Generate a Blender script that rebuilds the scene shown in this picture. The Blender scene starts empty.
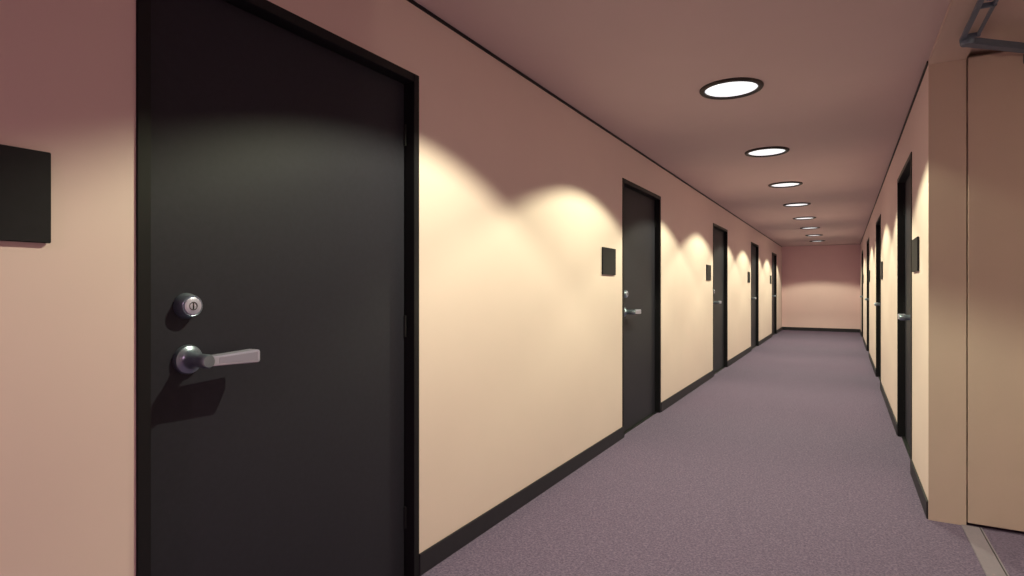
import bpy, bmesh, math
from mathutils import Vector, Matrix

scene = bpy.context.scene
scene.view_settings.view_transform = 'Standard'
scene.view_settings.look = 'None'

# ------------------------------------------------------------------ dims
XL, XR = -1.553, 0.385          # corridor wall faces
H = 2.40                        # ceiling
CAM_Z = 1.21
Y0, Y1 = -4.5, 18.4             # corridor ends
WT = 0.155                      # wall thickness
DW, DH = 1.12, 2.10             # door incl. frame
LEFT_D = [-2.93, 0.80, 4.505, 8.235, 11.96, 15.69]
RIGHT_D = [-2.93, 4.58, 8.25, 11.97, 15.69]
OP0, OP1 = 1.70, 3.707          # side doorway in right wall
OPH = 2.375

# ------------------------------------------------------------------ materials
def mat(name, col, rough=0.8, metal=0.0, spec=0.3, noise=None, bump=None, emit=None):
    m = bpy.data.materials.new(name); m.use_nodes = True
    nt = m.node_tree; b = nt.nodes['Principled BSDF']
    b.inputs['Base Color'].default_value = (*col, 1)
    b.inputs['Roughness'].default_value = rough
    b.inputs['Metallic'].default_value = metal
    b.inputs['Specular IOR Level'].default_value = spec
    tc = nt.nodes.new('ShaderNodeTexCoord')
    if noise:
        sc, amt, det = noise
        n = nt.nodes.new('ShaderNodeTexNoise'); n.inputs['Scale'].default_value = sc
        n.inputs['Detail'].default_value = det
        nt.links.new(tc.outputs['Object'], n.inputs['Vector'])
        r = nt.nodes.new('ShaderNodeMapRange')
        r.inputs['From Min'].default_value = 0.3; r.inputs['From Max'].default_value = 0.7
        r.inputs['To Min'].default_value = 1 - amt; r.inputs['To Max'].default_value = 1 + amt
        nt.links.new(n.outputs['Fac'], r.inputs['Value'])
        v = nt.nodes.new('ShaderNodeVectorMath'); v.operation = 'SCALE'
        v.inputs[0].default_value = col
        nt.links.new(r.outputs['Result'], v.inputs['Scale'])
        nt.links.new(v.outputs['Vector'], b.inputs['Base Color'])
    if bump:
        sc, st, dist = bump
        n2 = nt.nodes.new('ShaderNodeTexNoise'); n2.inputs['Scale'].default_value = sc
        n2.inputs['Detail'].default_value = 3
        nt.links.new(tc.outputs['Object'], n2.inputs['Vector'])
        bp = nt.nodes.new('ShaderNodeBump'); bp.inputs['Strength'].default_value = st
        bp.inputs['Distance'].default_value = dist
        nt.links.new(n2.outputs['Fac'], bp.inputs['Height'])
        nt.links.new(bp.outputs['Normal'], b.inputs['Normal'])
    if emit:
        b.inputs['Emission Color'].default_value = (*emit[0], 1)
        b.inputs['Emission Strength'].default_value = emit[1]
    return m

M_wall = mat('wall_paint', (0.76, 0.58, 0.60), 0.85, spec=0.15, noise=(3, .01, 2), bump=(350, .04, .001))
M_end = mat('end_wall_pink_light', (0.88, 0.60, 0.67), 0.85, spec=0.15, noise=(3, .01, 2))  # pinkish light on the end wall put into its base colour
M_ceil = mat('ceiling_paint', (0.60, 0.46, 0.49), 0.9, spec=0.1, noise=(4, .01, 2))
M_tan = mat('tan_paint', (0.60, 0.455, 0.43), 0.55, spec=0.3, noise=(5, .015, 2))
M_door = mat('door_black_laminate', (0.0245, 0.0222, 0.036), 0.5, spec=0.2, noise=(60, .06, 3), bump=(500, .03, .001))
M_frame = mat('frame_black_steel', (0.010, 0.0089, 0.013), 0.45, spec=0.22, noise=(20, .05, 2))
M_base = mat('baseboard_vinyl', (0.024, 0.020, 0.032), 0.55, spec=0.3, noise=(20, .05, 2))
M_sign = mat('sign_plastic', (0.0145, 0.013, 0.020), 0.5, spec=0.2, noise=(40, .06, 2))
M_steel = mat('satin_nickel', (0.54, 0.51, 0.72), 0.33, 0.5, noise=(8, .03, 2))
M_inlay = mat('satin_nickel_inlay', (0.37, 0.34, 0.51), 0.40, 0.4, noise=(8, .03, 2))
M_steel2 = mat('satin_nickel_dark', (0.27, 0.31, 0.42), 0.32, 0.75, noise=(8, .03, 2))
M_hole = mat('keyway_dark', (0.01, 0.01, 0.01), 0.6, noise=(80, .04, 3))
M_ring = mat('downlight_ring', (0.035, 0.025, 0.025), 0.5, noise=(30, .05, 2))
M_lens = mat('downlight_lens', (0.8, 0.8, 0.8), 0.5, emit=((0.93, 0.97, 1.0), 0.95))
M_thr = mat('threshold_aluminium', (0.23, 0.185, 0.26), 0.5, 0.0, noise=(90, .05, 3))
M_closer = mat('closer_metal', (0.15, 0.19, 0.28), 0.4, 0.4, noise=(60, .05, 3))

# carpet: fine fleck pattern
def carpet():
    m = mat('carpet', (0.2, 0.14, 0.3), 0.95, spec=0.05)
    nt = m.node_tree; b = nt.nodes['Principled BSDF']
    tc = [n for n in nt.nodes if n.type == 'TEX_COORD'][0]
    n1 = nt.nodes.new('ShaderNodeTexNoise'); n1.inputs['Scale'].default_value = 85
    n1.inputs['Detail'].default_value = 4; n1.inputs['Roughness'].default_value = .7
    n2 = nt.nodes.new('ShaderNodeTexVoronoi'); n2.inputs['Scale'].default_value = 130
    for n in (n1, n2): nt.links.new(tc.outputs['Object'], n.inputs['Vector'])
    mx = nt.nodes.new('ShaderNodeMath'); mx.operation = 'MULTIPLY_ADD'
    mx.inputs[1].default_value = 0.35
    nt.links.new(n2.outputs['Distance'], mx.inputs[0]); nt.links.new(n1.outputs['Fac'], mx.inputs[2])
    cr = nt.nodes.new('ShaderNodeValToRGB')
    cr.color_ramp.elements[0].position = .42; cr.color_ramp.elements[0].color = (.083, .060, .115, 1)
    cr.color_ramp.elements[1].position = .85; cr.color_ramp.elements[1].color = (.192, .140, .240, 1)
    nt.links.new(mx.outputs[0], cr.inputs['Fac'])
    nt.links.new(cr.outputs['Color'], b.inputs['Base Color'])
    bp = nt.nodes.new('ShaderNodeBump'); bp.inputs['Strength'].default_value = .5
    bp.inputs['Distance'].default_value = .004
    nt.links.new(n1.outputs['Fac'], bp.inputs['Height']); nt.links.new(bp.outputs['Normal'], b.inputs['Normal'])
    return m
M_carpet = carpet()

# ------------------------------------------------------------------ builder
class B:
    def __init__(s, fn=None):
        s.bm = bmesh.new(); s.fn = fn or (lambda v: v)
    def box(s, a0, a1, b0, b1, c0, c1, bevel=0):
        t = bmesh.new()
        bmesh.ops.create_cube(t, size=1)
        for v in t.verts:
            v.co = Vector(((a0+a1)/2 + v.co.x*(a1-a0), (b0+b1)/2 + v.co.y*(b1-b0), (c0+c1)/2 + v.co.z*(c1-c0)))
        if bevel:
            bmesh.ops.bevel(t, geom=t.edges[:], offset=bevel, segments=2, affect='EDGES')
        s.merge(t); return s
    def merge(s, t):
        me = bpy.data.meshes.new('tmp'); t.to_mesh(me); t.free()
        s.bm.from_mesh(me); bpy.data.meshes.remove(me)
    def prism(s, pts, w0, w1, bevel=0):
        """polygon pts in (u,z), extruded along w (2nd coord)"""
        t = bmesh.new()
        vs = [t.verts.new((u, w0, z)) for u, z in pts]
        f = t.faces.new(vs)
        r = bmesh.ops.extrude_face_region(t, geom=[f])
        for v in [g for g in r['geom'] if isinstance(g, bmesh.types.BMVert)]: v.co.y = w1
        bmesh.ops.recalc_face_normals(t, faces=t.faces[:])
        if bevel: bmesh.ops.bevel(t, geom=t.edges[:], offset=bevel, segments=2, affect='EDGES')
        s.merge(t); return s
    def lathe(s, prof, cu, cz, seg=40, axis='w'):
        """prof list of (r, h); axis w -> centre (cu,cz) in (u,z); axis z -> centre (cu,cz) in (a,b)"""
        rings = []
        for r, h in prof:
            if r < 1e-6:
                p = (cu, h, cz) if axis == 'w' else (cu, cz, h)
                rings.append([s.bm.verts.new(p)]); continue
            ring = []
            for i in range(seg):
                a = 2*math.pi*i/seg
                x, y = r*math.cos(a), r*math.sin(a)
                ring.append(s.bm.verts.new((cu+x, h, cz+y) if axis == 'w' else (cu+x, cz+y, h)))
            rings.append(ring)
        for A, C in zip(rings[:-1], rings[1:]):
            for i in range(seg):
                j = (i+1) % seg
                if len(A) == 1 and len(C) == 1: continue
                if len(A) == 1: s.bm.faces.new((A[0], C[i], C[j]))
                elif len(C) == 1: s.bm.faces.new((A[i], A[j], C[0]))
                else: s.bm.faces.new((A[i], A[j], C[j], C[i]))
        return s
    def obj(s, name, m, parent=None, smooth=False):
        for v in s.bm.verts: v.co = Vector(s.fn(v.co))
        bmesh.ops.recalc_face_normals(s.bm, faces=s.bm.faces[:])
        me = bpy.data.meshes.new(name); s.bm.to_mesh(me); s.bm.free()
        me.materials.append(m)
        if smooth:
            for p in me.polygons: p.use_smooth = True
            me.set_sharp_from_angle(angle=math.radians(35))
        o = bpy.data.objects.new(name, me); scene.collection.objects.link(o)
        if parent: o.parent = parent
        return o
def empty(name, loc):
    e = bpy.data.objects.new(name, None); e.location = loc; e.empty_display_size = .1
    scene.collection.objects.link(e); return e

# ------------------------------------------------------------------ shell
B().box(XL-WT, XR+WT, Y0-.1, Y1+.1, -.1, 0).obj('floor', M_carpet)
B().box(XL-WT, XR, Y0-.1, Y1+.1, H, H+.1).obj('ceiling', M_ceil)

def spans(ds, extra=()):
    cuts = sorted([(d, d+DW, DH) for d in ds] + list(extra))
    out = []; y = Y0
    for a, b_, h in cuts:
        out.append((y, a)); y = b_
    out.append((y, Y1)); return out, cuts

sl, cl = spans(LEFT_D)
w = B()
for a, b_ in sl: w.box(XL-WT, XL, a, b_, 0, H)
for a, b_, h in cl: w.box(XL-WT, XL, a, b_, h, H)
w.obj('wall_left', M_wall)
sr, cr_ = spans(RIGHT_D, [(OP0-.012, OP1+.012, OPH+.012)])
w = B()
for a, b_ in sr: w.box(XR, XR+WT, a, b_, 0, H)
for a, b_, h in cr_: w.box(XR, XR+WT, a, b_, h, H)
w.obj('wall_right', M_wall)
B().box(XL-WT, XR+WT, Y1, Y1+.1, 0, H).obj('wall_end', M_end)
B().box(XL-WT, XR+WT, Y0-.1, Y0, 0, H).obj('wall_back', M_wall)

# baseboards / trims
BH, BT = .092, .010
w = B()
for a, b_ in sl: w.box(XL, XL+BT, a, b_, 0, BH, .002)
w.obj('baseboard_left', M_base)
w = B()
for a, b_ in sr: w.box(XR-BT, XR, a, b_, 0, BH, .002)
w.obj('baseboard_right', M_base)
B().box(XL+BT, XR-BT, Y1-BT, Y1, 0, BH, .002).obj('baseboard_end', M_base)
B().box(XL+BT, XR-BT, Y0, Y0+BT, 0, BH, .002).obj('baseboard_back', M_base)
B().box(XL, XL+.008, Y0, Y1, H-.013, H).obj('trim_1', M_frame)
B().box(XR-.008, XR, OP1+.012, Y1, H-.013, H).obj('trim_2', M_frame)

# ------------------------------------------------------------------ doors
def make_door(idx, side, y0):
    xf = XL if side == 'L' else XR
    sg = 1 if side == 'L' else -1
    e = empty('door_%d' % idx, (xf, y0, 0))
    fn = lambda v: (sg*v[1], v[0], v[2])      # (u,w,z) -> local
    FW, RC = .034, .045
    # frame: jambs and head (profiled: face + stop)
    b = B(fn)
    b.box(0, FW, -.14, .006, 0, DH, .0015).box(DW-FW, DW, -.14, .006, 0, DH, .0015)
    b.box(FW, DW-FW, -.14, .006, DH-FW, DH, .0015)
    b.box(FW, FW+.012, -.14, -RC-.046, 0, DH-FW).box(DW-FW-.012, DW-FW, -.14, -RC-.046, 0, DH-FW)
    b.box(FW+.012, DW-FW-.012, -.14, -RC-.046, DH-FW-.012, DH-FW)
    b.obj('frame', M_frame, e)
    # leaf
    b = B(fn)
    b.box(FW+.003, DW-FW-.003, -RC-.045, -RC, .006, DH-FW-.003, .0015)
    b.obj('leaf', M_door, e)
    # sill strip under the leaf
    b = B(fn); b.box(FW, DW-FW, -.13, -.02, 0, .005); b.obj('sill', M_frame, e)
    # hinges
    b = B(fn)
    for z in (.25, 1.05, 1.85):
        b.lathe([(0, z-.045), (.006, z-.045), (.006, z+.045), (0, z+.045)], DW-FW-.002, -RC+.004, 16, axis='z')
    b.obj('hinges', M_frame, e, True)
    # lock cylinder
    lu, lz = .155, 1.160
    b = B(fn)
    b.lathe([(0, -RC), (.036, -RC), (.036, -RC+.006), (.033, -RC+.012), (.0305, -RC+.030), (.028, -RC+.033),
             (.0265, -RC+.0325), (.0255, -RC+.0315), (0, -RC+.0315)], lu, lz, 48)
    b.obj('lock_rose', M_steel2, e, True)
    b = B(fn)
    b.lathe([(.024, -RC+.031), (.024, -RC+.0345), (.0225, -RC+.0355), (0, -RC+.0355)], lu, lz, 40)
    b.obj('lock_plug', M_steel, e, True)
    b = B(fn)
    b.lathe([(.0115, -RC+.0352), (.0115, -RC+.0365), (.0098, -RC+.0365), (.0098, -RC+.0352)], lu, lz, 32)
    b.box(lu-.0016, lu+.0016, -RC+.0350, -RC+.0364, lz-.009, lz+.009)
    b.obj('keyway', M_hole, e, True)
    # lever set
    hu, hz = .158, 1.010
    b = B(fn)
    b.lathe([(0, -RC), (.041, -RC), (.041, -RC+.008), (.038, -RC+.014), (.028, -RC+.019), (.022, -RC+.026),
             (.0185, -RC+.040), (.018, -RC+.062), (.0195, -RC+.070), (.0195, -RC+.098), (.016, -RC+.104), (0, -RC+.105)], hu, hz, 48)
    b.obj('lever_rose', M_steel2, e, True)
    b = B(fn)
    b.prism([(hu+.004, hz-.014), (hu+.06, hz-.0155), (hu+.156, hz-.0185), (hu+.160, hz-.0155), (hu+.160, hz+.016),
             (hu+.156, hz+.019), (hu+.06, hz+.014), (hu+.004, hz+.012)], -RC+.058, -RC+.102, .0025)
    b.obj('lever_arm', M_steel, e, True)
    b = B(fn)
    b.prism([(hu+.03, hz-.009), (hu+.151, hz-.0125), (hu+.151, hz+.0125), (hu+.03, hz+.008)], -RC+.1015, -RC+.1025, .0004)
    b.obj('lever_inlay', M_inlay, e)
    return e
n = 1
for y in LEFT_D: make_door(n, 'L', y); n += 1
for y in RIGHT_D: make_door(n, 'R', y); n += 1

# ------------------------------------------------------------------ signs
def sign(side, ya, yb):
    xf = XL if side == 'L' else XR; sg = 1 if side == 'L' else -1
    e = empty('room_sign', (xf, ya, 1.31))
    fn = lambda v: (sg*v[1], v[0], v[2])
    B(fn).box(0, yb-ya, .003, .012, 0, .203, .0015).obj('plate', M_sign, e)
    B(fn).box(.02, yb-ya-.02, 0, .004, .02, .183).obj('backing', M_frame, e)
for d in LEFT_D: sign('L', d-.465, d-.185)
for d in RIGHT_D: sign('R', d-.44, d-.12)

# ------------------------------------------------------------------ downlights
XC = (XL+XR)/2
def downlight(y, power, col, cone=128, blend=.18):
    e = empty('recessed_downlight', (XC, y, H))
    b = B()
    b.lathe([(.179, 0), (.179, -.006), (.174, -.013), (.158, -.016), (.150, -.012), (.148, -.002), (.148, 0)], 0, 0, 64, 'z')
    b.obj('trim_ring', M_ring, e, True)
    b = B(); b.lathe([(0, -.003), (.149, -.003)], 0, 0, 64, 'z')
    b.obj('lens', M_lens, e)
    l = bpy.data.lights.new('lamp', 'SPOT'); l.energy = power; l.color = col
    l.spot_size = math.radians(cone); l.spot_blend = blend; l.shadow_soft_size = .01
    o = bpy.data.objects.new('lamp', l); o.location = (0, 0, -.02); scene.collection.objects.link(o); o.parent = e
WARM = (1.0, 1.09, .65)
for k in range(8): downlight(3.646+1.84*k, 110, WARM)
downlight(1.806, 118, (1.0, 1.05, .65), 126, .22)
downlight(1.806-1.84, 100, (1, .85, .62), 66, .3)  # added unseen fill: narrow cone, floor bounce lifts the near ceiling
downlight(1.806-1.84*2, 60, (1, .60, .66), 150, .3)  # added pink flood behind the camera, tints the near left wall
downlight(1.806-1.84*3, 60, (1, .70, .64))  # added weak pink fill at the unseen rear, for ambient only

# ------------------------------------------------------------------ side doorway (right)
RX = 2.4
e = empty('door_frame', (0, 0, 0))
b = B()
b.box(XR-.002, XR+WT, OP1, OP1+.012, 0, OPH+.012)
b.box(XR-.002, XR+WT, OP0-.012, OP0, 0, OPH+.012)
b.box(XR-.002, XR+WT, OP0, OP1, OPH, OPH+.012)
b.box(XR-.002, XR, OP0-.012, OP1+.012, OPH+.012, H)
b.obj('lining', M_tan, e)
# side room shell
B().box(XR+WT, RX, .9, OP1+.3, -.1, 0).obj('floor_side_room', M_carpet)
B().box(XR+WT, RX, .9, OP1+.3, H+.01, H+.1).obj('ceiling_side_room', M_tan)
w = B()
w.box(XR+WT, RX, OP1+.07, OP1+.3, 0, H+.01).box(XR+WT, RX, .8, .9, 0, H+.01).box(RX, RX+.1, .8, OP1+.3, 0, H+.01)
w.obj('wall_side_room', M_tan)
e = empty('threshold_strip', (0, 0, 0))
B().box(XR+WT-.022, XR+WT+.062, OP0, OP1-.004, 0, .006, .002).obj('plate', M_thr, e)
B().box(XR+WT+.050, XR+WT+.054, OP0+.002, OP1-.006, .0055, .0070).obj('groove_seal', M_base, e)
# added pendant, out of view, as fill light for leaf and jamb
e = empty('added_fill_pendant', (1.95, 1.75, 0))
b = B(); b.lathe([(0, H+.01), (.05, H+.01), (.05, H-.01), (.004, H-.015), (.004, 1.86), (.03, 1.85), (.03, 1.82), (0, 1.82)], 0, 0, 32, 'z')
b.obj('fill_cord', M_frame, e, True)
b = B(); b.lathe([(.03, 1.84), (.10, 1.80), (.16, 1.70), (.17, 1.66), (.165, 1.66), (.155, 1.70), (.095, 1.795), (.03, 1.835)], 0, 0, 40, 'z')
b.obj('fill_lampshade', M_lens, e, True)
l = bpy.data.lights.new('fill_bulb', 'POINT'); l.energy = 18; l.color = (1, .91, .58); l.shadow_soft_size = .05
o = bpy.data.objects.new('fill_bulb', l); o.location = (0, 0, 1.60); scene.collection.objects.link(o); o.parent = e
# open leaf
e = empty('door_%d' % n, (XR+WT+.006, OP1, 0))
b = B(); b.box(0, 1.0, -.004, .042, .018, OPH+.004, .002); b.obj('leaf', M_tan, e)
b = B()
for z in (.25, 1.2, 2.1):
    b.lathe([(0, z-.05), (.006, z-.05), (.006, z+.05), (0, z+.05)], .0, .02, 16, axis='z')
b.obj('hinges', M_tan, e, True)
# door closer
e = empty('door_closer', (0, 0, 0))
zc = 2.33
def bar(p, q, wd, th, name, m=M_closer):
    p, q = Vector(p), Vector(q); L = (q-p).length
    a = math.atan2(q.y-p.y, q.x-p.x); c, s_ = math.cos(a), math.sin(a)
    b = B(lambda v: (p.x + v[0]*c - v[1]*s_, p.y + v[0]*s_ + v[1]*c, p.z+v[2]))
    b.box(-.008, L+.008, -wd/2, wd/2, -th/2, th/2, .002); b.obj(name, m, e)
el = (.49, 3.323, zc)
bar((.80, 3.60, zc), el, .044, .030, 'forearm')
bar((.468, 2.84, zc+.012), (.468, 3.323, zc+.012), .018, .018, 'main_arm_rod_1')
bar((.520, 2.84, zc+.012), (.520, 3.28, zc+.012), .010, .018, 'main_arm_rod_2')
bar((.468, 2.96, zc+.012), (.520, 2.96, zc+.012), .014, .018, 'main_arm_end')
bar((.468, 3.28, zc+.012), (.520, 3.28, zc+.012), .014, .018, 'main_arm_yoke')
b = B(); b.lathe([(0, zc-.014), (.026, zc-.014), (.030, zc-.008), (.030, zc+.020), (0, zc+.020)], el[0], el[1], 32, 'z')
b.obj('elbow', M_closer, e, True)
b = B(); b.lathe([(0, zc-.012), (.018, zc-.012), (.018, zc+.02), (0, zc+.02)], .49, 2.84, 32, 'z')
b.box(.455, .525, 2.55, 2.87, zc+.018, OPH, .004)
b.obj('body', M_closer, e, False)
b = B(); b.lathe([(0, zc-.012), (.014, zc-.012), (.014, zc+.012), (0, zc+.012)], .80, 3.60, 24, 'z')
b.box(.785, .815, 3.60, OP1-.004, zc-.006, zc+.006).box(.76, .84, OP1-.010, OP1-.004, zc-.025, zc+.025, .002)
b.obj('leaf_bracket', M_closer, e, False)

# ------------------------------------------------------------------ world + camera
wd = bpy.data.worlds.new('world'); scene.world = wd; wd.use_nodes = True
wd.node_tree.nodes['Background'].inputs['Color'].default_value = (.02, .02, .02, 1)
cam = bpy.data.cameras.new('camera'); co = bpy.data.objects.new('camera', cam)
scene.collection.objects.link(co)
cam.sensor_width = 36; cam.lens = 580/1024*36; cam.clip_start = .02
co.location = (0, 0, CAM_Z); co.rotation_euler = (math.radians(90), 0, math.atan(332/580))
scene.camera = co
